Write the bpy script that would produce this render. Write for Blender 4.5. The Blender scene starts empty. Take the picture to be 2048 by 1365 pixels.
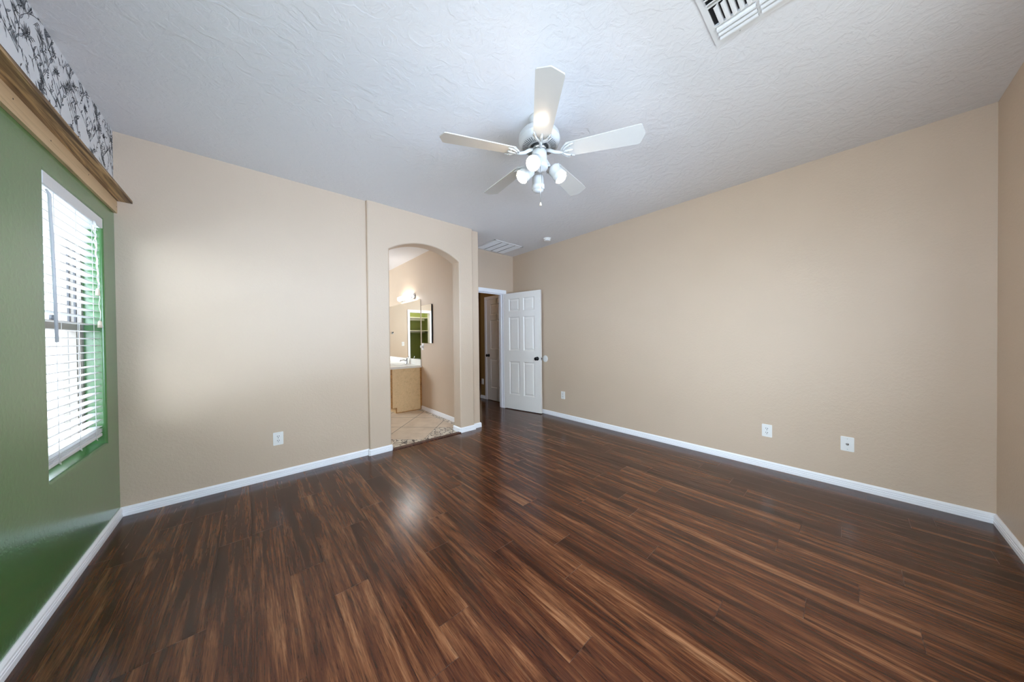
import bpy, bmesh, math, random
from mathutils import Vector, Matrix
random.seed(7)
C = bpy.context.scene.collection
SC = bpy.context.scene
R = math.radians

# ------------------------------------------------------------------ room size (metres; camera stands over the origin)
XL, YF, XR, YB, ZC = -0.7091, 3.4423, 3.6405, -0.6391, 2.7412
CAMH = 1.246
ARCH_Y, ARCH_X0, ARCH_X1 = 3.402, 0.955, 2.300          # the thicker wall around the arch
OP_X0, OP_X1, SPRING, APEX = 1.183, 2.083, 2.262, 2.396   # arched opening
WT = 3.580                                               # back face of the far wall
BX = 2.288                                               # bathroom right wall face
HX = 2.425                                               # hall left wall face
AY = 4.080                                               # alcove end wall face
DX0, DX1 = 2.633, 3.397                                  # bedroom door opening
BEND = 8.40                                              # bathroom end wall

# ------------------------------------------------------------------ camera
cd = bpy.data.cameras.new('camera'); cam = bpy.data.objects.new('camera', cd); C.objects.link(cam)
yaw, pit, rol = 0.72313, 0.00907, -0.01036
fw0 = Vector((math.sin(yaw), math.cos(yaw), 0)); r0 = Vector((math.cos(yaw), -math.sin(yaw), 0)); up0 = Vector((0, 0, 1))
fw = fw0*math.cos(pit) - up0*math.sin(pit); u2 = up0*math.cos(pit) + fw0*math.sin(pit)
rt = r0*math.cos(rol) + u2*math.sin(rol); up = u2*math.cos(rol) - r0*math.sin(rol)
M = Matrix((rt, up, -fw)).transposed().to_4x4(); M.translation = Vector((0, 0, CAMH))
cam.matrix_world = M
cd.sensor_fit = 'HORIZONTAL'; cd.sensor_width = 36; cd.lens = 594.28/2048*36; cd.clip_start = 0.01; cd.clip_end = 200
SC.camera = cam

# ------------------------------------------------------------------ sky, daylight and fill panels, exposure
SC.view_settings.view_transform = 'Standard'; SC.view_settings.look = 'None'
SC.view_settings.exposure = 0.80; SC.view_settings.gamma = 1; SC.view_settings.use_curve_mapping = False
w = bpy.data.worlds.new('sky'); SC.world = w; w.use_nodes = True
bgn = w.node_tree.nodes['Background']; bgn.inputs[0].default_value = (0.72, 0.86, 1.0, 1); bgn.inputs[1].default_value = 6.0
SC.cycles.max_bounces = 10; SC.cycles.diffuse_bounces = 7; SC.cycles.glossy_bounces = 5
SC.cycles.sample_clamp_indirect = 6.0; SC.cycles.caustics_reflective = False; SC.cycles.caustics_refractive = False

def area(name, loc, rot, sx, sy, power, col):
    l = bpy.data.lights.new(name, 'AREA'); l.shape = 'RECTANGLE'; l.size = sx; l.size_y = sy; l.energy = power; l.color = col
    o = bpy.data.objects.new(name, l); C.objects.link(o); o.location = loc; o.rotation_euler = rot; return o
# daylight entering: the big window behind the camera, an added window at its left, an added bathroom window
LW = (-0.25, 1.25, 0.590, 2.050)                         # unseen window added in the green wall for fill, beside the camera: y0,y1,z0,z1
BW = (0.15, 2.35, 0.75, 2.15)                            # window in the back wall: x0,x1,z0,z1
# added area panels outside: sky stand-ins, and upward ones that brighten the ceiling
area('sky_panel_back', ((BW[0]+BW[1])/2, YB-1.30, 2.10), (R(78), 0, 0), 3.0, 2.0, 92, (0.58, 0.76, 1.0))
area('ground_fill_back', ((BW[0]+BW[1])/2+.3, YB-5.0, .05), (R(106), 0, 0), 6.5, 1.6, 830, (0.50, 0.69, 1.0))
area('sky_panel_near', (XL-1.30, .45, 2.0), (R(78), 0, R(-90)), 2.2, 2.0, 78, (0.66, 0.83, 1.0))
area('ground_fill_near', (XL-4.2, .6, .00), (R(106), 0, R(-90)), 5.0, 1.4, 250, (0.54, 0.72, 1.0))
area('bath_fill', (-0.42, 6.9, 1.75), (R(90), 0, R(-90)), 1.1, 0.9, 50, (0.78, 0.90, 1.0))  # added panel outside the unseen bathroom window, brightens the bathroom
area('living_fill', (4.95, 6.3, 1.5), (R(90), 0, R(90)), 1.6, 1.6, 3, (1.0, 0.80, 0.58))  # added warm panel brightening the hall, no window behind it
def point_fill(name, loc, power, col, rad=.06):
    l = bpy.data.lights.new(name, 'POINT'); l.energy = power; l.color = col; l.shadow_soft_size = rad
    o = bpy.data.objects.new(name, l); C.objects.link(o); o.location = loc; return o
point_fill('hall_fill', (3.0, 4.9, 2.62), 1.1, (1.0, .72, .42))  # added fill point for the dark hall, no fixture
point_fill('closet_fill', (.75, 9.0, 2.62), 26, (1.0, .92, .75))  # added fill point so the closet shows lit in the mirror

# ------------------------------------------------------------------ material helpers
class NT:
    def __init__(s, name):
        s.m = bpy.data.materials.new(name); s.m.use_nodes = True; s.t = s.m.node_tree
        s.b = s.t.nodes['Principled BSDF']
    def n(s, typ, **kw):
        x = s.t.nodes.new(typ)
        for k, v in kw.items():
            if k.startswith('i_'):
                k = k[2:]; k = int(k) if k.isdigit() else k
                x.inputs[k].default_value = v
            else: setattr(x, k, v)
        return x
    def l(s, a, b): s.t.links.new(a, b)
    def math(s, op, a, b=None, c=None):
        x = s.n('ShaderNodeMath', operation=op)
        for i, v in enumerate((a, b, c)):
            if v is None: continue
            if isinstance(v, (int, float)): x.inputs[i].default_value = v
            else: s.l(v, x.inputs[i])
        return x.outputs[0]
    def obj(s): return s.n('ShaderNodeTexCoord').outputs['Object']
    def noise(s, vec, scale, detail=3, rough=.5, dist=0):
        x = s.n('ShaderNodeTexNoise'); x.inputs['Scale'].default_value = scale; x.inputs['Detail'].default_value = detail
        x.inputs['Roughness'].default_value = rough; x.inputs['Distortion'].default_value = dist
        if vec is not None: s.l(vec, x.inputs['Vector'])
        return x.outputs['Fac']
    def scale(s, vec, v):
        x = s.n('ShaderNodeVectorMath', operation='MULTIPLY'); s.l(vec, x.inputs[0]); x.inputs[1].default_value = v; return x.outputs[0]
    def ramp(s, fac, stops, interp='LINEAR'):
        x = s.n('ShaderNodeValToRGB'); cr = x.color_ramp; cr.interpolation = interp
        while len(cr.elements) < len(stops): cr.elements.new(0.5)
        for e, (p, c) in zip(cr.elements, stops):
            e.position = p; e.color = (c, c, c, 1) if isinstance(c, (int, float)) else (*c, 1)
        s.l(fac, x.inputs[0]); return x.outputs[0]
    def mix(s, fac, a, b, mode='MIX'):
        x = s.n('ShaderNodeMix', data_type='RGBA', blend_type=mode)
        for i, v in ((0, fac), (6, a), (7, b)):
            if isinstance(v, (int, float)): x.inputs[i].default_value = v
            elif isinstance(v, tuple): x.inputs[i].default_value = (*v, 1)
            else: s.l(v, x.inputs[i])
        return x.outputs[2]
    def bump(s, h, strength, dist=.01):
        x = s.n('ShaderNodeBump'); x.inputs['Strength'].default_value = strength; x.inputs['Distance'].default_value = dist
        s.l(h, x.inputs['Height']); s.l(x.outputs[0], s.b.inputs['Normal'])
    def base(s, c):
        if isinstance(c, tuple): s.b.inputs['Base Color'].default_value = (*c, 1)
        else: s.l(c, s.b.inputs['Base Color'])
    def rough(s, v):
        if isinstance(v, (int, float)): s.b.inputs['Roughness'].default_value = v
        else: s.l(v, s.b.inputs['Roughness'])

def plain(name, col, rough=.5, metal=0, spec=.5, var=.03, vscale=30):
    k = NT(name); o = k.obj(); f = k.noise(o, vscale, 2)
    k.base(k.mix(f, tuple(c*(1-var) for c in col), tuple(min(1, c*(1+var)) for c in col)))
    k.rough(rough); k.b.inputs['Metallic'].default_value = metal; k.b.inputs['Specular IOR Level'].default_value = spec
    return k.m
def emit(name, col, s):
    k = NT(name); k.base((1, 1, 1)); k.b.inputs['Emission Color'].default_value = (*col, 1); k.b.inputs['Emission Strength'].default_value = s
    return k.m
def paint(name, col, rough, bump, scale=55, spec=.4):
    k = NT(name); o = k.obj()
    f = k.noise(o, 2.5, 2); k.base(k.mix(f, tuple(c*.97 for c in col), tuple(c*1.03 for c in col)))
    a = k.noise(o, scale, 3, .55, .3); a2 = k.ramp(a, [(.42, 0), (.62, 1)])
    k.rough(rough); k.b.inputs['Specular IOR Level'].default_value = spec; k.bump(a2, bump, .004); return k.m

MB_WALL = paint('beige_wall_paint', (.592, .463, .344), .5, .12, 60)
def ceiling_mat():
    k = NT('ceiling_paint'); o = k.obj(); k.base((.76, .755, .765)); k.rough(.75)
    a = k.ramp(k.noise(o, 9, 4, .55, 1.2), [(.46, 0), (.54, 1)])
    a2 = k.ramp(k.noise(o, 30, 3, .5, .8), [(.45, 0), (.6, .5)])
    k.bump(k.math('ADD', a, a2), .22, .005); return k.m
M_CEIL = ceiling_mat()
def green_mat():
    k = NT('green_semi_gloss_paint'); o = k.obj()
    f = k.noise(o, 1.6, 3); k.base(k.mix(f, (.042, .160, .034), (.054, .180, .043)))
    a = k.ramp(k.noise(o, 42, 3, .55, .5), [(.50, 0), (.62, 1)])
    k.rough(.25); k.b.inputs['Specular IOR Level'].default_value = .6; k.b.inputs['Coat Weight'].default_value = .6; k.b.inputs['Coat Roughness'].default_value = .2; k.b.inputs['Coat IOR'].default_value = 1.65; k.bump(a, .10, .003); return k.m
M_GREEN = green_mat()
M_WHITE = plain('white_trim_paint', (.90, .90, .92), .35, var=.015)
M_DOOR = plain('white_door_paint', (.86, .82, .765), .38, var=.015)
M_PLATE = plain('white_plastic', (.82, .81, .78), .35, var=.01)
M_SLOT = plain('dark_slot', (.02, .02, .02), .6)
M_BLACK = plain('black_metal', (.012, .011, .012), .28, .6)
M_CHROME = plain('chrome', (.72, .73, .75), .12, 1.0)
M_BRASS = plain('nickel', (.5, .5, .48), .3, 1.0)
M_FAN = plain('white_fan_enamel', (.58, .575, .555), .28, var=.01)
M_BLADE = plain('fan_blade_laminate', (.58, .56, .52), .20, var=.02, spec=.6)
M_SLAT = plain('white_blind_slat', (.74, .74, .745), .4, var=.01)
M_CORD = plain('white_cord', (.72, .71, .68), .7)
M_WAND = plain('grey_wand', (.62, .62, .64), .4)
M_TASSEL = plain('beige_tassel', (.70, .60, .46), .5)
M_FRAME = plain('tan_window_frame', (.22, .19, .16), .4)
M_TRACK = plain('dark_track', (.05, .05, .055), .5)
M_GRILLE = plain('white_grille_metal', (.74, .74, .74), .4, var=.01)
M_DUCT_SHADE = plain('dark_duct_and_bar_shade', (.015, .015, .017), .9)
M_MIRROR = plain('mirror_glass', (.86, .88, .85), .02, 1.0, var=0)
M_COUNTER = plain('cultured_marble', (.82, .79, .72), .22, var=.05, vscale=9)
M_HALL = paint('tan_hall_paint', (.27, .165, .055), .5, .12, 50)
M_CLOSET = paint('green_closet_paint', (.20, .24, .08), .5, .1, 50)
M_BULB = emit('lit_bulb', (1.0, .80, .58), 36)
M_VANBULB = emit('lit_vanity_globe', (1.0, .97, .95), 14)
M_UNLIT = plain('unlit_bulb_glass', (.55, .56, .56), .3)
M_GROUND = plain('pale_gravel', (.62, .58, .52), .9, var=.2)
M_STUCCO = plain('pale_stucco', (.72, .68, .62), .9)
M_BLOCKCAP = plain('tan_block', (.55, .45, .30), .9)

def glass_mat():
    k = NT('window_glass'); t = k.t
    tr = k.n('ShaderNodeBsdfTransparent'); gl = k.n('ShaderNodeBsdfGlossy'); gl.inputs['Roughness'].default_value = .02
    mx = k.n('ShaderNodeMixShader'); mx.inputs[0].default_value = .06
    k.l(tr.outputs[0], mx.inputs[1]); k.l(gl.outputs[0], mx.inputs[2]); k.l(mx.outputs[0], t.nodes['Material Output'].inputs[0]); return k.m
M_GLASS = glass_mat()

def wood_floor():
    k = NT('dark_laminate_planks'); o = k.obj()
    at = k.n('ShaderNodeAttribute', attribute_name='plank'); rnd = at.outputs['Fac']
    sp = k.n('ShaderNodeSeparateXYZ'); k.l(o, sp.inputs[0])
    x = k.math('ADD', sp.outputs[0], k.math('MULTIPLY', rnd, 7.3)); y = k.math('ADD', sp.outputs[1], k.math('MULTIPLY', rnd, 31.7))
    def vec(sx, sy, z=0):
        c = k.n('ShaderNodeCombineXYZ'); k.l(k.math('MULTIPLY', x, sx), c.inputs[0]); k.l(k.math('MULTIPLY', y, sy), c.inputs[1]); c.inputs[2].default_value = z; return c.outputs[0]
    big = k.noise(vec(13, .8), 1.0, 6, .66, 1.0)           # broad figure
    mid = k.noise(vec(45, 1.5, 3), 1.0, 6, .70, .7)        # streaks
    fine = k.noise(vec(190, 7, 8), 1.0, 4, .75, .3)         # pores
    dark = k.noise(vec(9, 1.1, 14), 1.0, 4, .6, 1.6)       # smoky dark patches
    f = k.math('ADD', k.math('MULTIPLY', big, .50), k.math('ADD', k.math('MULTIPLY', mid, .34), k.math('MULTIPLY', fine, .16)))
    f = k.math('ADD', f, k.math('MULTIPLY', k.math('SUBTRACT', rnd, .42), .045))
    col = k.ramp(f, [(.36, (.0115, .0028, .0011)), (.435, (.032, .0080, .0029)), (.50, (.068, .0190, .0066)), (.555, (.128, .0445, .0165)), (.635, (.245, .106, .046))])
    dk = k.ramp(dark, [(.28, .45), (.44, 1.0)])
    col = k.mix(1.0, col, dk, 'MULTIPLY')
    pores = k.ramp(k.noise(vec(260, 9, 22), 1.0, 3, .65), [(.36, .35), (.45, 1.0), (.60, 1.0), (.70, 1.35)])
    col = k.mix(.75, col, pores, 'MULTIPLY')
    kn = k.n('ShaderNodeTexVoronoi'); kn.inputs['Scale'].default_value = 1.0; k.l(vec(6.5, 1.5, 5), kn.inputs['Vector'])
    kd = k.ramp(kn.outputs['Distance'], [(.03, .15), (.09, 1.0)])
    col = k.mix(.8, col, kd, 'MULTIPLY')
    k.base(col)
    k.rough(k.ramp(fine, [(.3, .15), (.7, .23)])); k.b.inputs['Specular IOR Level'].default_value = .42
    k.bump(k.math('ADD', fine, k.math('MULTIPLY', mid, .5)), .10, .002); return k.m
M_FLOOR = wood_floor()
M_GAP = plain('plank_joint', (.16, .10, .075), .6)

def cornice_wood(name, light, darkc, thr):
    k = NT(name); o = k.obj()
    v = k.scale(o, (26, 1.1, 26)); f = k.noise(v, 1.0, 5, .6, 1.2); g = k.noise(k.scale(o, (120, 5, 120)), 1, 3)
    f = k.math('ADD', k.math('MULTIPLY', f, .82), k.math('MULTIPLY', g, .18))
    k.base(k.ramp(f, [(thr-.10, darkc), (thr, tuple((a+b)/2 for a, b in zip(light, darkc))), (thr+.06, light), (.8, tuple(c*1.15 for c in light))]))
    k.rough(.5); return k.m
M_SHELF = cornice_wood('streaky_hickory', (.50, .32, .15), (.085, .038, .011), .52)
M_FASCIA = cornice_wood('pale_pine', (.60, .42, .24), (.42, .27, .13), .36)
M_OAK = cornice_wood('light_oak_panel', (.70, .50, .27), (.60, .41, .20), .40)
M_OAKDK = cornice_wood('orange_oak_edge', (.42, .20, .05), (.22, .09, .02), .45)
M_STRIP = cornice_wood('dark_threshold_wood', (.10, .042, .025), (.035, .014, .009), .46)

def tile_mat():
    k = NT('diagonal_tile_with_pebble_border'); o = k.obj(); sp = k.n('ShaderNodeSeparateXYZ'); k.l(o, sp.inputs[0])
    X, Y = sp.outputs[0], sp.outputs[1]; q = 1/math.sqrt(2); S = .508
    u = k.math('MULTIPLY', k.math('ADD', X, Y), q); v = k.math('MULTIPLY', k.math('SUBTRACT', Y, X), q)
    us = k.math('DIVIDE', k.math('SUBTRACT', u, 3.595-S*20), S); vs = k.math('DIVIDE', k.math('SUBTRACT', v, 1.336-S*20), S)
    def edge(a):
        f = k.math('FRACT', a); return k.math('MINIMUM', f, k.math('SUBTRACT', 1.0, f))
    d = k.math('MINIMUM', edge(us), edge(vs)); grout = k.math('LESS_THAN', d, .0085)
    uc = k.math('ADD', k.math('MULTIPLY', k.math('ADD', k.math('FLOOR', us), .5), S), 3.595-S*20)
    vc = k.math('ADD', k.math('MULTIPLY', k.math('ADD', k.math('FLOOR', vs), .5), S), 1.336-S*20)
    yc = k.math('MULTIPLY', k.math('ADD', uc, vc), q)
    front = k.math('LESS_THAN', yc, 3.58); side = k.math('GREATER_THAN', X, BX-.085)
    mos = k.math('MAXIMUM', front, side)
    tone = k.noise(o, 5, 4, .6, .5)
    tile = k.ramp(tone, [(.3, (.60, .48, .36)), (.7, (.76, .64, .50))])
    tile = k.mix(grout, tile, (.07, .045, .03))
    vo = k.n('ShaderNodeTexVoronoi', feature='DISTANCE_TO_EDGE'); vo.inputs['Scale'].default_value = 17; k.l(o, vo.inputs['Vector'])
    vcell = k.n('ShaderNodeTexVoronoi'); vcell.inputs['Scale'].default_value = 17; k.l(o, vcell.inputs['Vector'])
    peb = k.ramp(vcell.outputs['Color'], [(.2, (.58, .49, .38)), (.8, (.80, .73, .62))])
    pm = k.mix(k.math('LESS_THAN', vo.outputs['Distance'], .05), peb, (.035, .028, .022))
    k.base(k.mix(mos, tile, pm)); k.rough(.35); return k.m
M_TILE = tile_mat()

# ------------------------------------------------------------------ mesh helpers
class MB:
    def __init__(s): s.bm = bmesh.new(); s.mats = []
    def mi(s, m):
        if m is None: return 0
        if m not in s.mats: s.mats.append(m)
        return s.mats.index(m)
    def quad(s, pts, m=None, smooth=False):
        f = s.bm.faces.new([s.bm.verts.new(p) for p in pts]); f.material_index = s.mi(m); f.smooth = smooth; return f
    def box(s, lo, hi, m=None, mat=None, bevel=0, seg=2):
        t = bmesh.new(); bmesh.ops.create_cube(t, size=1)
        sc = [hi[i]-lo[i] for i in range(3)]; ce = [(hi[i]+lo[i])/2 for i in range(3)]
        bmesh.ops.scale(t, vec=sc, verts=t.verts); bmesh.ops.translate(t, vec=ce, verts=t.verts)
        if bevel: bmesh.ops.bevel(t, geom=t.edges[:], offset=bevel, segments=seg, profile=.5, affect='EDGES')
        s.add(t, m, mat); return s
    def add(s, t, m=None, mat=None, smooth=None):
        k = s.mi(m); vm = {}
        for v in t.verts: vm[v] = s.bm.verts.new(mat @ v.co if mat else v.co)
        for f in t.faces:
            try: g = s.bm.faces.new([vm[v] for v in f.verts])
            except ValueError: continue
            g.material_index = k; g.smooth = f.smooth if smooth is None else smooth
        t.free()
    def lathe(s, prof, m=None, mat=None, n=32, smooth=True, cap=True):
        t = bmesh.new(); rings = []
        for (r_, z) in prof:
            rings.append([t.verts.new((max(r_, 1e-5)*math.cos(2*math.pi*i/n), max(r_, 1e-5)*math.sin(2*math.pi*i/n), z)) for i in range(n)])
        for a, b in zip(rings, rings[1:]):
            for i in range(n):
                f = t.faces.new((a[i], a[(i+1) % n], b[(i+1) % n], b[i])); f.smooth = smooth
        if cap:
            t.faces.new(rings[0][::-1]); t.faces.new(rings[-1])
        bmesh.ops.recalc_face_normals(t, faces=t.faces); s.add(t, m, mat); return s
    def tube(s, pts, r, m=None, n=10, mat=None):
        t = bmesh.new(); pts = [Vector(p) for p in pts]; rings = []; rr = r if isinstance(r, (list, tuple)) else [r]*len(pts)
        prev = None
        for i, p in enumerate(pts):
            d = (pts[min(i+1, len(pts)-1)] - pts[max(i-1, 0)]).normalized()
            if prev is None:
                a = d.orthogonal().normalized()
            else:
                a = (prev - d*prev.dot(d)).normalized()
            prev = a; b = d.cross(a)
            rings.append([t.verts.new(p + a*rr[i]*math.cos(2*math.pi*k/n) + b*rr[i]*math.sin(2*math.pi*k/n)) for k in range(n)])
        for a, b in zip(rings, rings[1:]):
            for i in range(n):
                f = t.faces.new((a[i], a[(i+1) % n], b[(i+1) % n], b[i])); f.smooth = True
        t.faces.new(rings[0][::-1]); t.faces.new(rings[-1])
        bmesh.ops.recalc_face_normals(t, faces=t.faces); s.add(t, m, mat); return s
    def prism(s, poly, axis, a, b, m=None, bevel_front=0, mat=None):
        """poly of 2D points; axis 'y': points are (x,z) swept in y; 'x': (y,z); 'z': (x,y)"""
        t = bmesh.new()
        P = (lambda p, h: {'y': (p[0], h, p[1]), 'x': (h, p[0], p[1]), 'z': (p[0], p[1], h)}[axis])
        va = [t.verts.new(P(p, a)) for p in poly]; vb = [t.verts.new(P(p, b)) for p in poly]; n = len(poly)
        t.faces.new(va); t.faces.new(vb[::-1])
        for i in range(n): t.faces.new((va[i], vb[i], vb[(i+1) % n], va[(i+1) % n]))
        bmesh.ops.recalc_face_normals(t, faces=t.faces); s.add(t, m, mat); return s
    def sphere(s, c, r, m=None, n=24, sc=(1, 1, 1)):
        t = bmesh.new(); bmesh.ops.create_uvsphere(t, u_segments=n, v_segments=n//2, radius=r)
        for v in t.verts: v.co = Vector((v.co.x*sc[0]+c[0], v.co.y*sc[1]+c[1], v.co.z*sc[2]+c[2]))
        for f in t.faces: f.smooth = True
        s.add(t, m); return s
    def build(s, name, m=None, parent=None):
        me = bpy.data.meshes.new(name); s.bm.to_mesh(me); s.bm.free()
        if m is not None and not s.mats: s.mats = [m]
        for x in s.mats: me.materials.append(x)
        o = bpy.data.objects.new(name, me); C.objects.link(o)
        if parent is not None:
            o.parent = parent; o.matrix_parent_inverse = parent_world(parent).inverted()
        return o
def parent_world(p):
    mw = p.matrix_basis.copy()
    while p.parent is not None:
        mw = p.parent.matrix_basis @ p.matrix_parent_inverse @ mw; p = p.parent
    return mw
def thing(name, label, cat, loc, group=None):
    o = bpy.data.objects.new(name, None); C.objects.link(o); o.location = loc; o.empty_display_size = .05
    return tag(o, label, cat, group)
def tag(o, label, cat, group=None):
    o['label'] = label; o['category'] = cat
    if group: o['group'] = group
    return o
def struct(o, label=None):
    o['kind'] = 'structure'
    if label: o['label'] = label
    return o

# ------------------------------------------------------------------ floor planks
PW, PL, X0 = .1512, 1.208, .748
joint = {0: 1.63, -1: 1.172, 2: 1.369, 3: .97, 4: 1.17, 6: .75, 1: .708, -2: 1.01, -3: 1.657, 5: 1.60, 7: 1.34, 9: 1.175, 8: 1.008,
         11: -.185, 13: .03, 12: .206, 10: .282, 14: .54, -4: 1.955, -9: 2.70, -8: 3.008, -6: 2.52, -5: 1.33, -7: 1.84}
fm = bmesh.new(); fl_vals = []
lay = fm.faces.layers.float.new('plank')
def fquad(x0, x1, y0, y1, z, mi, val):
    f = fm.faces.new([fm.verts.new(p) for p in ((x0, y0, z), (x1, y0, z), (x1, y1, z), (x0, y1, z))]); f.material_index = mi; f[lay] = val
YEND = 7.6
for k in range(-10, 20):
    xa, xb = X0 + k*PW, X0 + (k+1)*PW
    xa, xb = max(xa, XL), min(xb, XR)
    if xb - xa < .004: continue
    j = joint.get(k, random.uniform(0, PL)); j -= PL*6
    while j < YEND:
        a, b = j, j+PL; j += PL
        val = random.random()
        segs = []
        if a < 3.44: segs.append((xa, max(a, YB), min(b, 3.44)))
        if b > 3.44 and xb > HX: segs.append((max(xa, HX), max(a, 3.44), min(b, YEND)))
        for (x_, ya, yb_) in segs:
            if yb_ - ya < .003 or xb - x_ < .003: continue
            ga = .0008
            fquad(x_+.0004, xb-.0004, ya + (ga if ya > YB+.001 else 0), yb_ - (ga if yb_ < YEND-.001 and abs(yb_-3.44) > 1e-4 else 0), 0, 0, val)
fquad(XL, XR, YB, 3.44, -.0025, 1, 0); fquad(HX, XR, 3.44, YEND, -.0025, 1, 0)
me = bpy.data.meshes.new('floor'); fm.to_mesh(me); fm.free(); me.materials.append(M_FLOOR); me.materials.append(M_GAP)
fo = bpy.data.objects.new('floor', me); C.objects.link(fo); struct(fo, 'dark brown wood plank floor of the bedroom and hall')
b = MB(); b.quad([(-.2, ARCH_Y+.03, 0), (BX, ARCH_Y+.03, 0), (BX, 9.9, 0), (-.2, 9.9, 0)], M_TILE)
struct(b.build('floor_bath'), 'beige diagonal tile floor with a pebble border beyond the arch')
b = MB(); b.quad([(XL-.3, YB-.3, ZC), (XL-.3, 10, ZC), (5.2, 10, ZC), (5.2, YB-.3, ZC)], M_CEIL)
struct(b.build('ceiling'), 'white textured ceiling')

# ------------------------------------------------------------------ walls
WY0, WY1, WZ0, WZ1 = 2.474, 3.222, .590, 2.050            # window opening in the green wall
def wall_with_hole(b, X, y0, y1, z0, z1, hy0, hy1, hz0, hz1, depth, rad, mats):
    """wall facing +x with a bullnosed opening"""
    e0, e1, f0, f1 = hy0-rad, hy1+rad, hz0-rad, hz1+rad
    ys, zs = [y0, e0, e1, y1], [z0, f0, f1, z1]
    for i in range(3):
        for j in range(3):
            if i == 1 and j == 1: continue
            b.quad([(X, ys[i], zs[j]), (X, ys[i+1], zs[j]), (X, ys[i+1], zs[j+1]), (X, ys[i], zs[j+1])], mats)
    rings = []
    n = 6
    for k in range(n+1):
        a = math.pi/2*k/n; rings.append((rad*(1-math.sin(a)), rad*(1-math.cos(a))))
    rings.append((0, depth))
    prev = None
    for e, d in rings:
        loop = [(X-d, hy0-e, hz0-e), (X-d, hy1+e, hz0-e), (X-d, hy1+e, hz1+e), (X-d, hy0-e, hz1+e)]
        if prev:
            for i in range(4): b.quad([prev[i], prev[(i+1) % 4], loop[(i+1) % 4], loop[i]], mats, smooth=False)
        prev = loop
SHZ = 2.250
b = MB(); wall_with_hole(b, XL, 1.9, YF+.02, 0, SHZ, WY0, WY1, WZ0, WZ1, .13, .014, M_GREEN)
wall_with_hole(b, XL, YB, 1.9, 0, SHZ, *LW, .13, .014, M_GREEN); wl = b.build('wall_left'); struct(wl, 'green painted wall with the window')
b = MB(); b.box((XL-.12, YB, SHZ), (XL-.0005, YF, ZC), M_STUCCO); b.build('wall_core', None, wl)
b = MB()
for (ya, yb_) in ((YB-.3, LW[0]), (LW[1], WY0), (WY1, WT)): b.box((XL-.21, ya, -.3), (XL-.125, yb_, 3.1), M_STUCCO)
for (ya, yb_) in (LW[:2], (WY0, WY1)): b.box((XL-.21, ya, -.3), (XL-.125, yb_, WZ0), M_STUCCO); b.box((XL-.21, ya, WZ1), (XL-.125, yb_, 3.1), M_STUCCO)
b.build('outer_stucco', None, wl)

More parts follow.
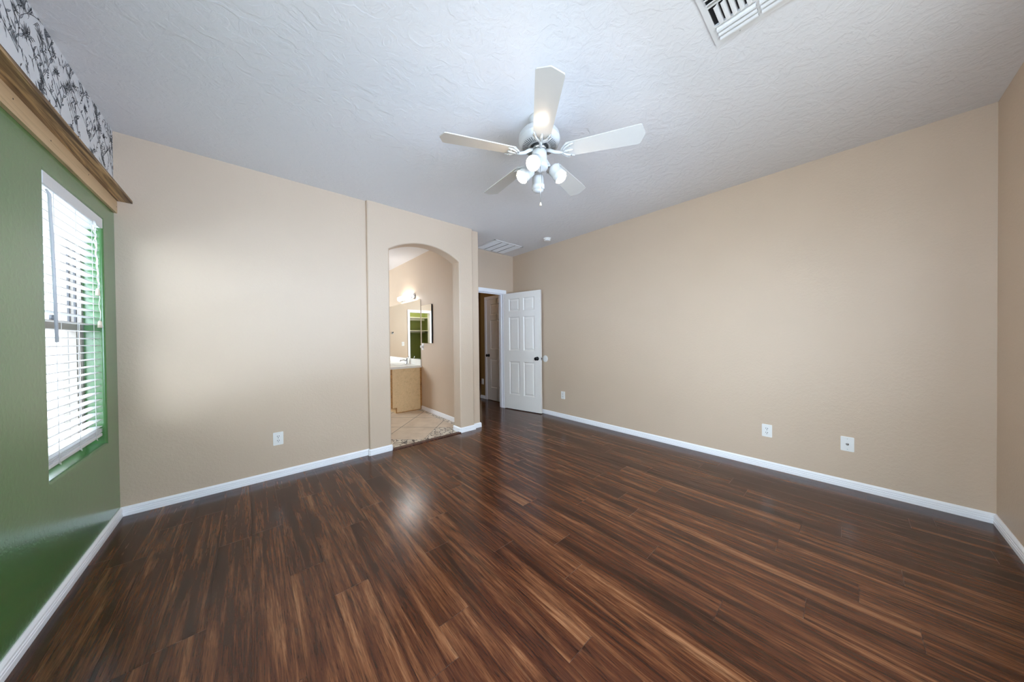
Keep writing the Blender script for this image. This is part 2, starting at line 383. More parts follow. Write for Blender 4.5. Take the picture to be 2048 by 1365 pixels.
# wallpaper with inked botanical drawing (pattern inside one mesh)
def wallpaper():
    b = MB(); k = NT('white_wallpaper'); k.base((.74, .745, .76)); k.rough(.6); paper = k.m
    k = NT('wallpaper_ink'); k.base((.030, .034, .040)); k.rough(.6); ink = k.m
    k = NT('wallpaper_grey_wash'); k.base((.33, .35, .37)); k.rough(.6); grey = k.m
    z0, z1 = SHZ+.02, ZC; X = XL + .002
    b.quad([(X, YB, z0), (X, YF, z0), (X, YF, z1), (X, YB, z1)], paper)
    rng = random.Random(3)
    cnt = [0]
    def stroke(pts, wd, m=ink):
        cnt[0] += 1; d = .0004 + (cnt[0] % 7)*.00004
        L = []; Rr = []
        for i, p in enumerate(pts):
            q = pts[min(i+1, len(pts)-1)]; o = pts[max(i-1, 0)]
            t = Vector((q[0]-o[0], q[1]-o[1]));
            if t.length < 1e-6: return
            t.normalize(); nn = Vector((-t.y, t.x)); ww = wd*(.25 + .75*math.sin(math.pi*(i+.6)/(len(pts)+.2)))
            L.append((p[0]+nn.x*ww, p[1]+nn.y*ww)); Rr.append((p[0]-nn.x*ww, p[1]-nn.y*ww))
        for i in range(len(pts)-1):
            c = [L[i], Rr[i], Rr[i+1], L[i+1]]
            if any(not (YB < p[0] < YF and z0 < p[1] < z1) for p in c): continue
            b.quad([(X+d, p[0], p[1]) for p in c], m)
    def arc(p, ang, ln, curl, n=8):
        pts = [p]; a = ang
        for i in range(n):
            a += curl/n; pts.append((pts[-1][0]+math.cos(a)*ln/n, pts[-1][1]+math.sin(a)*ln/n))
        return pts, a
    def leaf(p, ang, ln, wd):
        s1, _ = arc(p, ang-.45*wd, ln, .9*wd); s2, _ = arc(p, ang+.45*wd, ln, -.9*wd)
        stroke(s1, .0013); stroke(s2, .0010)
        mid, _ = arc(p, ang, ln*.9, .05, 4); stroke(mid, .0008)
        if rng.random() < .55: stroke(mid, ln*.055, grey)
    def flower(p, ang, r):
        n = rng.randint(7, 11)
        for i in range(n):
            leaf(p, ang + (i-n/2)*.42, r*rng.uniform(.75, 1.15), .9)
        for i in range(9): 
            q = (p[0]+rng.uniform(-.2, .2)*r, p[1]+rng.uniform(-.2, .2)*r); s_, _ = arc(q, rng.uniform(0, 6), r*.18, 1.0, 3); stroke(s_, .0022)
    def bud(p, ang, r):
        s1, _ = arc(p, ang-.8, r*1.4, 1.9); s2, _ = arc(p, ang+.8, r*1.4, -1.9); stroke(s1, .0016); stroke(s2, .0016)
        for i in range(5):
            s_, _ = arc((p[0]+rng.uniform(-.2, .2)*r, p[1]+rng.uniform(0, .4)*r), ang+rng.uniform(-.4, .4), r*.7, .3, 4); stroke(s_, .0011)
    T = .20
    y = YB
    while y < YF + T:
        for zz in (SHZ-.05, SHZ+.19, SHZ+.40):
            p = (y + rng.uniform(-.03, .03) + (.10 if SHZ+.1 < zz < SHZ+.3 else 0), zz + rng.uniform(-.03, .03))
            for s_i in range(4):
                st, a = arc(p, math.pi/2 + rng.uniform(-.9, .9), rng.uniform(.16, .26), rng.uniform(-1.0, 1.0), 12); stroke(st, .0017)
                for i in range(2, 12, 2):
                    sd = 1 if (i//2) % 2 else -1
                    leaf(st[i], math.pi/2 + sd*rng.uniform(.5, 1.0), rng.uniform(.03, .06), rng.uniform(.8, 1.3))
                if rng.random() < .6: flower(st[-1], a, rng.uniform(.030, .05))
                else: bud(st[-1], a, rng.uniform(.025, .04))
            for i in range(7):
                q = (p[0]+rng.uniform(-.14, .14), p[1]+rng.uniform(-.02, .25))
                st, a = arc(q, rng.uniform(.6, 2.4), rng.uniform(.04, .09), rng.uniform(-1, 1), 7); stroke(st, .0011)
                for i2 in (2, 4, 6): leaf(st[i2], a + rng.choice((-.7, .7)), .022, 1.1)
        y += T
    return b.build('wallpaper', None, wl)
wp = wallpaper(); wp['label'] = 'white wallpaper band with black ink flowers above the wooden cornice'

# far wall, left of the arch
b = MB(); b.box((XL-.2, YF, 0), (ARCH_X0+.02, WT, ZC), MB_WALL); struct(b.build('wall_far'), 'beige wall left of the arch')
# thicker wall with the arched opening
def arch_wall():
    t = bmesh.new(); hw = (OP_X1-OP_X0)/2; rise = APEX-SPRING; rad = (hw*hw+rise*rise)/(2*rise); cx = (OP_X0+OP_X1)/2; cz = APEX-rad
    poly = [(ARCH_X0, 0), (OP_X0, 0), (OP_X0, SPRING)]
    a0 = math.acos(hw/rad); N = 28
    for i in range(1, N):
        a = math.pi - a0 - (math.pi-2*a0)*i/N; poly.append((cx+rad*math.cos(a), cz+rad*math.sin(a)))
    poly += [(OP_X1, SPRING), (OP_X1, 0), (ARCH_X1, 0), (ARCH_X1, ZC), (ARCH_X0, ZC)]
    va = [t.verts.new((p[0], ARCH_Y, p[1])) for p in poly]; vb = [t.verts.new((p[0], WT, p[1])) for p in poly]; n = len(poly)
    t.faces.new(va); t.faces.new(vb[::-1])
    for i in range(n): t.faces.new((va[i], vb[i], vb[(i+1) % n], va[(i+1) % n]))
    bmesh.ops.recalc_face_normals(t, faces=t.faces)
    skip = {frozenset((0, 1)), frozenset((n-3-1, n-3)), frozenset((n-2, n-1))}
    idx = {v: i for i, v in enumerate(va)}
    ed = [e for e in t.edges if e.verts[0] in idx and e.verts[1] in idx and frozenset((idx[e.verts[0]], idx[e.verts[1]])) not in skip]
    idb = {v: i for i, v in enumerate(vb)}
    edb = [e for e in t.edges if e.verts[0] in idb and e.verts[1] in idb and 0 < min(idb[e.verts[0]], idb[e.verts[1]]) and max(idb[e.verts[0]], idb[e.verts[1]]) <= n-4]
    bmesh.ops.bevel(t, geom=ed+edb, offset=.016, segments=5, profile=.5, affect='EDGES')
    b = MB(); b.add(t, MB_WALL, smooth=False); return b.build('wall_arch')
struct(arch_wall(), 'thick beige wall with the arched opening to the bathroom')
# wall between bathroom and hall (its end shows right of the arch)
b = MB()
t = bmesh.new(); bmesh.ops.create_cube(t, size=1); bmesh.ops.scale(t, vec=(HX-BX, YEND+2.3-YF, ZC), verts=t.verts)
bmesh.ops.translate(t, vec=((HX+BX)/2, (YF+YEND+2.3)/2, ZC/2), verts=t.verts)
ed = [e for e in t.edges if abs(e.verts[0].co.x-HX) < 1e-4 and abs(e.verts[1].co.x-HX) < 1e-4 and abs(e.verts[0].co.y-YF) < 1e-4 and abs(e.verts[1].co.y-YF) < 1e-4]
bmesh.ops.bevel(t, geom=ed, offset=.014, segments=5, profile=.5, affect='EDGES'); b.add(t, MB_WALL)
struct(b.build('wall_divider'), 'beige wall between the bathroom and the hall')
# right wall
b = MB(); b.box((XR, YB-.15, 0), (XR+.14, AY+.02, ZC), MB_WALL); struct(b.build('wall_right'), 'long bare beige wall')
# back wall with its big window (behind the camera)
b = MB(); b.box((XL-.34, YB-.15, 0), (BW[0], YB, ZC), MB_WALL); b.box((BW[1], YB-.15, 0), (XR+.14, YB, ZC), MB_WALL)
b.box((BW[0], YB-.15, 0), (BW[1], YB, BW[2]), MB_WALL); b.box((BW[0], YB-.15, BW[3]), (BW[1], YB, ZC), MB_WALL)
struct(b.build('wall_back'), 'beige wall at the right edge of the view')
wb = MB(); xm = (BW[0]+BW[1])/2
for x0, x1, z0, z1 in ((BW[0], BW[0]+.05, BW[2], BW[3]), (BW[1]-.05, BW[1], BW[2], BW[3]), (BW[0], BW[1], BW[2], BW[2]+.05), (BW[0], BW[1], BW[3]-.05, BW[3]), (xm-.03, xm+.03, BW[2], BW[3])):
    wb.box((x0, YB-.12, z0), (x1, YB-.06, z1), M_FRAME)
w2 = struct(wb.build('window_2'))
wb = MB(); wb.box((BW[0]+.02, YB-.095, BW[2]+.02), (BW[1]-.02, YB-.09, BW[3]-.02), M_GLASS); wb.build('pane', None, w2)
# alcove end wall with the bedroom doorway
b = MB(); b.box((HX-.01, AY, 0), (DX0-.02, AY+.12, ZC), MB_WALL); b.box((DX1+.02, AY, 0), (XR+.01, AY+.12, ZC), MB_WALL); b.box((DX0-.02, AY, 2.055), (DX1+.02, AY+.12, ZC), MB_WALL)
struct(b.build('wall_alcove'), 'short beige wall over the bedroom doorway')
# hall walls
HDY0, HDY1, HWALL = 4.235, 4.895, 5.115                   # hall door along the right wall of the hall
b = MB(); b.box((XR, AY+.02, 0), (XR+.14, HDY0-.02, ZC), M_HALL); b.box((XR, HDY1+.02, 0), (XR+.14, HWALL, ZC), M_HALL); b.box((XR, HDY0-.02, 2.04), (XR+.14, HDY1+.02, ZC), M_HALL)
b.box((XR+.075, HDY0-.3, -.02), (XR+.14, HDY1+.3, ZC), M_HALL)  # backing added behind the closed door, stops light leaking under it
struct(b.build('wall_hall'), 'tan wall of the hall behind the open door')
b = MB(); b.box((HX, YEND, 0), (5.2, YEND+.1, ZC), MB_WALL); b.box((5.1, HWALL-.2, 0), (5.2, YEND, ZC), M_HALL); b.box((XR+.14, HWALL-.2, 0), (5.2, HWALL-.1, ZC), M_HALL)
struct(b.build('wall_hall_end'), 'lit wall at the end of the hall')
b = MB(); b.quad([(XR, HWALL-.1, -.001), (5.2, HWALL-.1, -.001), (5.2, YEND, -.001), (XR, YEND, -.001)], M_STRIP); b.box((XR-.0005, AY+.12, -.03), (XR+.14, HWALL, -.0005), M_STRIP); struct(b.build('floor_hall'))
# bathroom walls
CX0, CX1 = .44, 1.08
b = MB(); b.box((-.2, BEND, 0), (CX0-.02, BEND+.12, ZC), MB_WALL); b.box((CX1+.02, BEND, 0), (BX+.02, BEND+.12, ZC), MB_WALL); b.box((CX0-.02, BEND, 2.05), (CX1+.02, BEND+.12, ZC), MB_WALL)
struct(b.build('wall_bath_end'), 'beige bathroom wall seen in the mirror')
b = MB()
for y0, y1, z0, z1 in ((WT, 6.3, 0, ZC), (7.5, BEND+.1, 0, ZC), (6.3, 7.5, 0, 1.25), (6.3, 7.5, 2.25, ZC)): b.box((-.32, y0, z0), (-.2, y1, z1), MB_WALL)
struct(b.build('wall_bath_left'))
b = MB(); b.box((-.29, 6.3, 1.25), (-.24, 7.5, 2.25), M_GLASS); struct(b.build('fill_window_3'))  # unseen window, added to let the bathroom fill panel in
b = MB(); b.box((-.2, 9.7, 0), (BX, 9.8, ZC), M_CLOSET); b.box((-.1, BEND+.12, 0), (0, 9.7, ZC), M_CLOSET); b.box((1.55, BEND+.12, 0), (1.62, 9.7, ZC), M_CLOSET)
b.box((CX1+.02, BEND+.12, 0), (1.6, BEND+.13, ZC), M_CLOSET)
struct(b.build('wall_closet'), 'dark green closet walls seen in the mirror')

# ------------------------------------------------------------------ baseboards
BH = .0653
PROF = [(0, 0), (.014, 0), (.014, .024), (.0105, .026), (.0105, .029), (.0140, .031), (.0140, .038), (.0100, .040), (.0100, .043), (.0130, .045), (.0125, .053), (.008, .060), (.004, BH), (0, BH)]
def baseboard(name, path, prof=PROF, m=M_WHITE, label=None):
    pts = [Vector((p[0], p[1])) for p in path]; n = len(pts); b = MB(); rings = []
    for i, p in enumerate(pts):
        ns = []
        if i > 0: d = (pts[i]-pts[i-1]).normalized(); ns.append(Vector((d.y, -d.x)))
        if i < n-1: d = (pts[i+1]-pts[i]).normalized(); ns.append(Vector((d.y, -d.x)))
        nv = ns[0] if len(ns) == 1 else (ns[0]+ns[1])/(1+ns[0].dot(ns[1]))
        rings.append([(p.x+nv.x*o, p.y+nv.y*o, z) for o, z in prof])
    k = len(prof)
    for a, c in zip(rings, rings[1:]):
        for i in range(k): b.quad([a[i], a[(i+1) % k], c[(i+1) % k], c[i]], m)
    b.quad(rings[0], m); b.quad(rings[-1][::-1], m)
    bmesh.ops.remove_doubles(b.bm, verts=b.bm.verts, dist=1e-5); bmesh.ops.recalc_face_normals(b.bm, faces=b.bm.faces)
    return struct(b.build(name), label)
baseboard('baseboard_left', [(XL, YB), (XL, YF), (ARCH_X0, YF), (ARCH_X0, ARCH_Y+.006), (ARCH_X0+.008, ARCH_Y), (OP_X0-.008, ARCH_Y), (OP_X0, ARCH_Y+.008), (OP_X0, WT)], label='white ridged baseboard along the green wall and the wall left of the arch')
baseboard('baseboard_arch', [(OP_X1, WT), (OP_X1, ARCH_Y+.012), (OP_X1+.012, ARCH_Y), (ARCH_X1, ARCH_Y), (ARCH_X1, YF), (HX, YF), (HX, AY)], label='white baseboard wrapping the wall end right of the arch')
baseboard('baseboard_right', [(DX1+.075, AY), (XR, AY), (XR, YB), (BW[0], YB)], label='long white ridged baseboard under the bare wall')
baseboard('baseboard_bath', [(BX, 5.035), (BX, WT)])
baseboard('baseboard_hall', [(XR+.14, HWALL), (XR, HWALL), (XR, HDY1+.075)])
b = MB(); b.prism([(OP_X0+.012, ARCH_Y-.012), (OP_X1-.005, ARCH_Y-.012), (OP_X1-.005, ARCH_Y+.036), (OP_X0+.012, ARCH_Y+.036)], 'z', 0.0, .011, M_STRIP)
struct(b.build('trim_1'), 'dark wooden threshold strip between the planks and the tile')

# ------------------------------------------------------------------ doors
def six_panel(name, w_, h_, th, parent=None, m=M_DOOR):
    """leaf in local coords: x along width from hinge (0..w), y thickness (0..th), z up"""
    b = MB()
    xs = [0, .118, .118+.224, w_-.118-.224, w_-.118, w_]; zs = [0, .25, .83, 1.02, 1.605, 1.705, 1.925, h_]
    t = bmesh.new()
    for side in (0, 1):
        Y = 0 if side == 0 else th; sg = 1 if side == 0 else -1
        for i in range(5):
            for j in range(7):
                x0, x1, z0, z1 = xs[i], xs[i+1], zs[j], zs[j+1]
                if i in (1, 3) and j in (1, 3, 5):
                    rings = [(0, 0), (.006, .004), (.014, .011), (.022, .011), (.042, .004)]
                    pr = None
                    for e, d in rings:
                        lp = [(x0+e, Y+sg*d, z0+e), (x1-e, Y+sg*d, z0+e), (x1-e, Y+sg*d, z1-e), (x0+e, Y+sg*d, z1-e)]
                        if pr:
                            for q in range(4): b.quad([pr[q], pr[(q+1) % 4], lp[(q+1) % 4], lp[q]], m)
                        pr = lp
                    b.quad(pr, m)
                else: b.quad([(x0, Y, z0), (x1, Y, z0), (x1, Y, z1), (x0, Y, z1)], m)
    for (a, c) in (((0, 0), (0, h_)), ((w_, 0), (w_, h_))):
        b.quad([(a[0], 0, 0), (a[0], th, 0), (a[0], th, h_), (a[0], 0, h_)], m)
    for z in (0, h_): b.quad([(0, 0, z), (w_, 0, z), (w_, th, z), (0, th, z)], m)
    t.free(); bmesh.ops.remove_doubles(b.bm, verts=b.bm.verts, dist=1e-6); bmesh.ops.recalc_face_normals(b.bm, faces=b.bm.faces)
    return b.build(name, None, parent)
def place(o, loc, rz): o.location = loc; o.rotation_euler = (0, 0, rz)
def child(b, name, parent, m=None):
    """child whose mesh is in the parent's local space"""
    o = b.build(name, m); o.parent = parent; return o
ROT90X = Matrix.Rotation(R(90), 4, 'X')
def knob(b, x, z, y, sgn, m, scale=1.0):
    mat = Matrix.Translation((x, y, z)) @ Matrix.Rotation(R(90)*sgn, 4, 'X') @ Matrix.Scale(scale, 4)
    b.lathe([(.032, 0), (.032, .004), (.026, .008), (.011, .012), (.010, .028), (.018, .034), (.027, .043), (.0285, .053), (.024, .062), (.012, .066), (.0, .0665)], m, mat, 28)
DW = .762
ang = R(-90+11.8)                                         # open past square against the right wall
d1 = six_panel('door_1', DW, 2.022, .035)
place(d1, (3.3965, 4.066, .012), ang); struct(d1, 'open white six panel bedroom door with a black knob')
kb = MB(); knob(kb, DW-.066, .895, 0, 1, M_BLACK); child(kb, 'door_knob', d1)
kb = MB(); knob(kb, DW-.066, .895, .035, -1, M_BLACK); child(kb, 'door_knob', d1)
kb = MB(); kb.box((DW-.0005, .006, .865), (DW+.0012, .029, .925), M_BRASS); kb.box((DW+.001, .011, .884), (DW+.009, .024, .906), M_BLACK); child(kb, 'latch', d1)
for z in (.20, 1.0, 1.80):
    kb = MB(); kb.lathe([(.006, z-.045), (.006, z+.045)], M_BRASS, Matrix.Translation((-.004, .037, 0)), 12); child(kb, 'hinge', d1)
# bedroom door frame: jambs, stops and casing
b = MB()
for x0, x1 in ((DX0-.02, DX0), (DX1, DX1+.02)): b.box((x0, AY-.001, 0), (x1, AY+.121, 2.045), M_WHITE)
b.box((DX0-.02, AY-.001, 2.038), (DX1+.02, AY+.121, 2.058), M_WHITE)
b.box((DX0, AY+.045, 0), (DX0+.01, AY+.08, 2.038), M_WHITE); b.box((DX1-.010, AY+.045, 0), (DX1, AY+.08, 2.038), M_WHITE); b.box((DX0, AY+.045, 2.027), (DX1, AY+.08, 2.038), M_WHITE)
cw = .060
for (x0, x1, z0, z1) in ((DX1+.006, DX1+.006+cw, 0, 2.045), (DX0-.006-cw, DX0-.006, 0, 2.045), (DX0-.006-cw, DX1+.006+cw, 2.045, 2.045+cw)):
    b.box((x0, AY-.014, z0), (x1, AY, z1), M_WHITE, bevel=.003)
    b.box((x0+.014, AY-.017, z0), (x1-.014, AY-.012, z1-(.014 if z0 > 1 else 0)), M_WHITE)
struct(b.build('trim_2'), 'white casing around the bedroom doorway')
# hall door (closed, in the hall's right wall)
d2 = six_panel('door_2', HDY1-HDY0, 2.02, .035); place(d2, (XR-.016, HDY0, .010), R(90)); d2.location.x = XR+.030
struct(d2, 'closed six panel hall door seen through the doorway')
kb = MB(); knob(kb, HDY1-HDY0-.062, .895, .035, -1, M_BLACK); child(kb, 'door_knob', d2)
b = MB()
for (y0, y1, z0, z1) in ((HDY0-.065, HDY0-.006, 0, 2.035), (HDY1+.006, HDY1+.065, 0, 2.035), (HDY0-.065, HDY1+.065, 2.035, 2.095)): b.box((XR-.014, y0, z0), (XR, y1, z1), M_WHITE, bevel=.003)
b.box((XR-.001, HDY0-.02, 0), (XR+.12, HDY0, 2.045), M_WHITE); b.box((XR-.001, HDY1, 0), (XR+.12, HDY1+.02, 2.045), M_WHITE); b.box((XR-.001, HDY0-.02, 2.033), (XR+.12, HDY1+.02, 2.053), M_WHITE)
struct(b.build('trim_3'), 'white casing of the hall door')
# round wall guard behind the knob
g = MB(); g.lathe([(.055, 0), (.055, .003), (.050, .006), (.020, .005), (.0, .0045)], M_PLATE, Matrix.Translation((XR-.0002, 3.300, .905)) @ Matrix.Rotation(R(-90), 4, 'Y'), 32)
g = g.build('wall_guard'); tag(g, 'round white wall guard disc behind the black door knob', 'wall guard')

# ------------------------------------------------------------------ outlets
def rrect(w_, h_, r, n=4):
    pts = []
    for cx, cy, a0 in ((w_/2-r, h_/2-r, 0), (-w_/2+r, h_/2-r, 90), (-w_/2+r, -h_/2+r, 180), (w_/2-r, -h_/2+r, 270)):
        for i in range(n+1):
            a = R(a0+90*i/n); pts.append((cx+r*math.cos(a), cy+r*math.sin(a)))
    return pts
def outlet(name, label, loc, rz, kind='duplex', group=None):
    """plate in local XZ, facing local -Y"""
    t = thing(name, label, 'outlet' if kind == 'duplex' else ('cable plate' if kind == 'coax' else 'switch'), loc, group)
    t.rotation_euler = (0, 0, rz)
    b = MB(); po = rrect(.074, .117, .006)
    b.prism(po, 'y', -.003, 0, M_PLATE); b.prism(rrect(.070, .113, .005), 'y', -.006, -.003, M_PLATE); child(b, 'cover_plate', t)
    if kind == 'duplex':
        for zz in (.0195, -.0195):
            b = MB(); pts = [(x, z+zz) for x, z in rrect(.034, .029, .012, 5)]; b.prism(pts, 'y', -.0085, -.006, M_PLATE)
            for sx in (-.0063, .0063): b.box((sx-.0018, -.0089, zz-.001), (sx+.0018, -.0084, zz+.009), M_SLOT)
            b.lathe([(.0032, 0), (.0032, .0005)], M_SLOT, Matrix.Translation((0, -.0084, zz-.0085)) @ Matrix.Rotation(R(90), 4, 'X'), 10)
            child(b, 'receptacle', t)
        b = MB(); b.lathe([(.003, 0), (.0025, .001)], M_BRASS, Matrix.Translation((0, -.006, 0)) @ Matrix.Rotation(R(90), 4, 'X'), 12); child(b, 'screw', t)
    elif kind == 'coax':
        b = MB(); b.lathe([(.0085, 0), (.0085, .003), (.005, .003), (.0047, .012), (.0, .012)], M_BRASS, Matrix.Translation((0, -.006, 0)) @ Matrix.Rotation(R(90), 4, 'X'), 16); child(b, 'coax_jack', t)
        for zz in (.042, -.042):
            b = MB(); b.lathe([(.003, 0), (.0025, .001)], M_BRASS, Matrix.Translation((0, -.006, zz)) @ Matrix.Rotation(R(90), 4, 'X'), 12); child(b, 'screw', t)
    elif kind == 'switch':
        b = MB(); b.box((-.005, -.018, -.011), (.005, -.006, .011), M_PLATE, bevel=.002); child(b, 'toggle', t)
    elif kind == 'rocker':
        b = MB(); b.box((-.0165, -.0085, -.033), (.0165, -.006, .033), M_PLATE, bevel=.001); child(b, 'receptacle_face', t)
    return t
outlet('wall_outlet', 'white duplex outlet low on the wall left of the arch', (.183, YF, .354), 0)
outlet('wall_outlet', 'white duplex outlet on the long bare wall, left of the cable plate', (XR, .509, .352), R(-90))
outlet('cable_outlet', 'white cable plate with a single metal jack on the long bare wall', (XR, .007, .356), R(-90), 'coax')
outlet('wall_outlet', 'small white outlet on the bare wall just right of the open door', (XR, 2.937, .353), R(-90))

# ------------------------------------------------------------------ cornice above the window
cor = thing('wood_cornice', 'wooden ledge with streaky grain across the green wall above the window', 'ledge', (XL, 1.4, 2.163))
b = MB(); b.box((XL, YB+.01, 2.163), (XL+.0165, YF-.002, SHZ), M_FASCIA, bevel=.001); b.build('fascia_board', None, cor)
b = MB(); b.box((XL, YB+.01, SHZ), (XL+.086, YF-.002, SHZ+.0195), M_SHELF, bevel=.001); sh = b.build('ledge_board', None, cor); sh['label'] = 'darker streaky ledge board on top'
b = MB()
for y, z in ((3.425, 2.205), (2.94, 2.228), (2.50, 2.205), (2.2, 2.22)):
    b.lathe([(.0035, 0), (.0035, .0006)], M_SLOT, Matrix.Translation((XL+.0164, y, z)) @ Matrix.Rotation(R(90), 4, 'Y'), 8)
b.build('nail_holes', None, cor)

# ------------------------------------------------------------------ window in the green wall
FX0, FX1 = XL-.155, XL-.082
b = MB()
def ring(x0, x1, y0, y1, z0, z1, wd, m):
    b.box((x0, y0, z0), (x1, y0+wd, z1), m); b.box((x0, y1-wd, z0), (x1, y1, z1), m); b.box((x0, y0+wd, z0), (x1, y1-wd, z0+wd), m); b.box((x0, y0+wd, z1-wd), (x1, y1-wd, z1), m)
ring(FX0, FX1, WY0, WY1, WZ0, WZ1, .030, M_FRAME)
for x in (FX1-.022, FX1-.045): ring(x-.004, x+.004, WY0+.003, WY1-.003, WZ0+.003, WZ1-.003, .034, M_TRACK)
win1 = struct(b.build('window_1'), 'single hung window behind the white blind')
b = MB(); ring(FX1-.040, FX1-.012, WY0+.03, WY1-.03, WZ0+.03, 1.362, .034, M_FRAME); b.box((FX1-.040, WY0+.03, 1.318), (FX1-.004, WY1-.03, 1.366), M_FRAME); sash = b.build('sash', None, win1)
b = MB(); b.box((FX1-.028, WY0+.05, WZ0+.05), (FX1-.024, WY1-.05, 1.34), M_GLASS); b.build('pane', None, sash)
b = MB(); b.box((FX1-.058, WY0+.02, 1.34), (FX1-.054, WY1-.02, WZ1-.02), M_GLASS); b.build('pane', None, win1)
b = MB(); b.lathe([(.012, 0), (.012, .03)], M_TRACK, Matrix.Translation((FX1-.004, 2.84, 1.368)), 10); b.build('latch', None, sash)

b = MB(); ring(FX0, FX1, *LW, .04, M_FRAME); b.box((FX0+.01, .485, LW[2]), (FX1-.01, .515, LW[3]), M_FRAME); fill_win4 = struct(b.build('fill_window_4'))  # unseen window, added so the left panels reach the right wall
b = MB(); b.box((FX1-.035, LW[0]+.02, LW[2]+.02), (FX1-.031, LW[1]-.02, LW[3]-.02), M_GLASS); b.build('pane', None, fill_win4)
# ------------------------------------------------------------------ blind
bl = thing('window_blind', 'white horizontal slat blind with cords in the green wall window', 'blind', (XL-.04, 2.84, WZ1))
SX0, SX1 = XL-.066, XL-.016
BY0, BY1 = WY0+.006, WY1-.012
b = MB(); b.box((XL-.012, WY0+.002, 1.990), (XL-.001, WY1+.004, 2.052), M_SLAT, bevel=.003); b.box((XL-.060, WY1-.004, 1.990), (XL-.010, WY1-.0005, 2.05), M_SLAT); b.build('valance', None, bl)
b = MB(); b.box((XL-.068, BY0, 2.005), (XL-.014, BY1, 2.048), M_SLAT); b.build('head_rail', None, bl)
zs = []; z = 1.972
rng = random.Random(5)
while z > .700: zs.append(z); z -= .0437
zs += [.688, .679, .670]
first = None
for i, z in enumerate(zs):
    if first is None:
        b = MB(); n = 5; top = []; bot = []
        for k in range(n+1):
            u = -.5+k/n; top.append((u*(SX1-SX0), .0022*(1-4*u*u))); bot.append((u*(SX1-SX0), .0022*(1-4*u*u)-.003))
        poly = top + bot[::-1]
        b.prism([(p[0], p[1]) for p in poly], 'y', BY0, BY1, M_SLAT)
        s0 = b.build('slat', None, bl); s0.matrix_parent_inverse = Matrix.Translation(bl.location).inverted(); first = s0; s = s0
    else:
        s = first.copy(); C.objects.link(s)
    s.location = ((SX0+SX1)/2, 0, z); s.rotation_euler = (0, R(rng.uniform(-1.5, 1.5) - 1.0), 0)
b = MB(); b.box((SX0, BY0, .640), (SX1, BY1, .660), M_SLAT, bevel=.004); br = b.build('bottom_rail', None, bl)
for y in (2.62, 2.87, 3.10):
    b = MB(); b.lathe([(.006, 0), (.006, .004)], M_SLAT, Matrix.Translation((SX1-.02, y, .637)), 10); b.tube([(SX1+.001, y-.01, .650), (SX1+.006, y, .634), (SX1+.001, y+.01, .648)], .002, M_CORD, 6); b.build('rail_button', None, br)
    b = MB()
    for x in (SX0-.0015, SX1+.0015): b.tube([(x, y, .65), (x, y, 2.01)], .0014, M_CORD, 6)
    for zz in zs[:-3]: b.tube([(SX0-.0015, y, zz-.003), (SX1+.0015, y, zz-.003)], .0008, M_CORD, 4)
    b.build('ladder_cord', None, bl)
b = MB(); b.tube([(XL-.004, 2.512, 1.975), (XL+.004, 2.515, 1.955), (XL+.010, 2.520, 1.6), (XL+.010, 2.536, 1.250)], [.004, .0065, .0065, .0065], M_WAND, 6); b.build('tilt_wand', None, bl)
for (y0, zend, wob) in ((3.05, 1.58, 1), (3.075, 1.38, 0)):
    pts = []
    for i in range(22):
        f = i/21; pts.append((XL+.004+.003*math.sin(i*1.7), y0+.055*f*(1 if wob else 1.0)+(.008*math.sin(i*1.9) if wob and f < .75 else 0), 1.99+(zend-1.99)*f))
    b = MB(); b.tube(pts, .0018, M_CORD, 6)
    if wob: b.tube([(p[0]+.004, p[1]+.006*math.sin(i*2.3), p[2]) for i, p in enumerate(pts)], .0015, M_CORD, 6)
    lc = b.build('lift_cord', None, bl)
    b = MB(); b.lathe([(.004, .045), (.008, .035), (.0105, 0), (.0, 0)], M_TASSEL, Matrix.Translation((pts[-1][0], pts[-1][1], zend-.04)), 14); b.build('tassel', None, lc)

# ------------------------------------------------------------------ outside: ground and block wall
b = MB(); b.quad([(-30, -30, -.25), (-30, 40, -.25), (XL-.21, 40, -.25), (XL-.21, -30, -.25)], M_GROUND); b.quad([(XL-.4, -30, -.25), (XL-.4, YB-.3, -.25), (30, YB-.3, -.25), (30, -30, -.25)], M_GROUND)
struct(b.build('ground_outside'))
gw = MB(); gw.box((-7, 9.8, -.25), (-1.2, 10.0, 1.75), M_STUCCO); gw = gw.build('garden_wall'); tag(gw, 'pale garden wall outside, behind the blind', 'garden wall')
b = MB()
for i in range(14): b.box((-7+i*.41, 9.78, 1.75), (-7+i*.41+.4, 10.02, 1.86), M_BLOCKCAP, bevel=.006)
b.build('block_cap', None, gw)

# ------------------------------------------------------------------ ceiling fan
FXC, FYC = 1.496, 1.394
fan = thing('ceiling_fan', 'white five blade ceiling fan with four spot lamps', 'ceiling fan', (FXC, FYC, ZC))
FM = Matrix.Translation((FXC, FYC, 0))
b = MB(); b.lathe([(.068, ZC), (.068, ZC-.012), (.060, ZC-.040), (.038, ZC-.058), (.016, ZC-.062), (.016, 2.64)], M_FAN, FM, 40); b.build('canopy', None, fan)
mot = MB(); mot.lathe([(.03, 2.652), (.085, 2.648), (.124, 2.636), (.137, 2.618), (.1395, 2.594), (.141, 2.592), (.141, 2.587), (.139, 2.585), (.137, 2.572), (.130, 2.558), (.120, 2.552), (.066, 2.540), (.060, 2.546), (.050, 2.552)], M_FAN, FM, 64); mot = mot.build('motor_housing', None, fan)
b = MB()
for i in range(46):
    a = 2*math.pi*i/46; mt = FM @ Matrix.Rotation(a, 4, 'Z') @ Matrix.Translation((.094, 0, 2.5456)) @ Matrix.Rotation(R(-12.5), 4, 'Y')
    b.box((-.018, -.0013, -.0009), (.021, .0013, .0006), M_SLOT, mt)
b.build('vent_slots', None, mot)
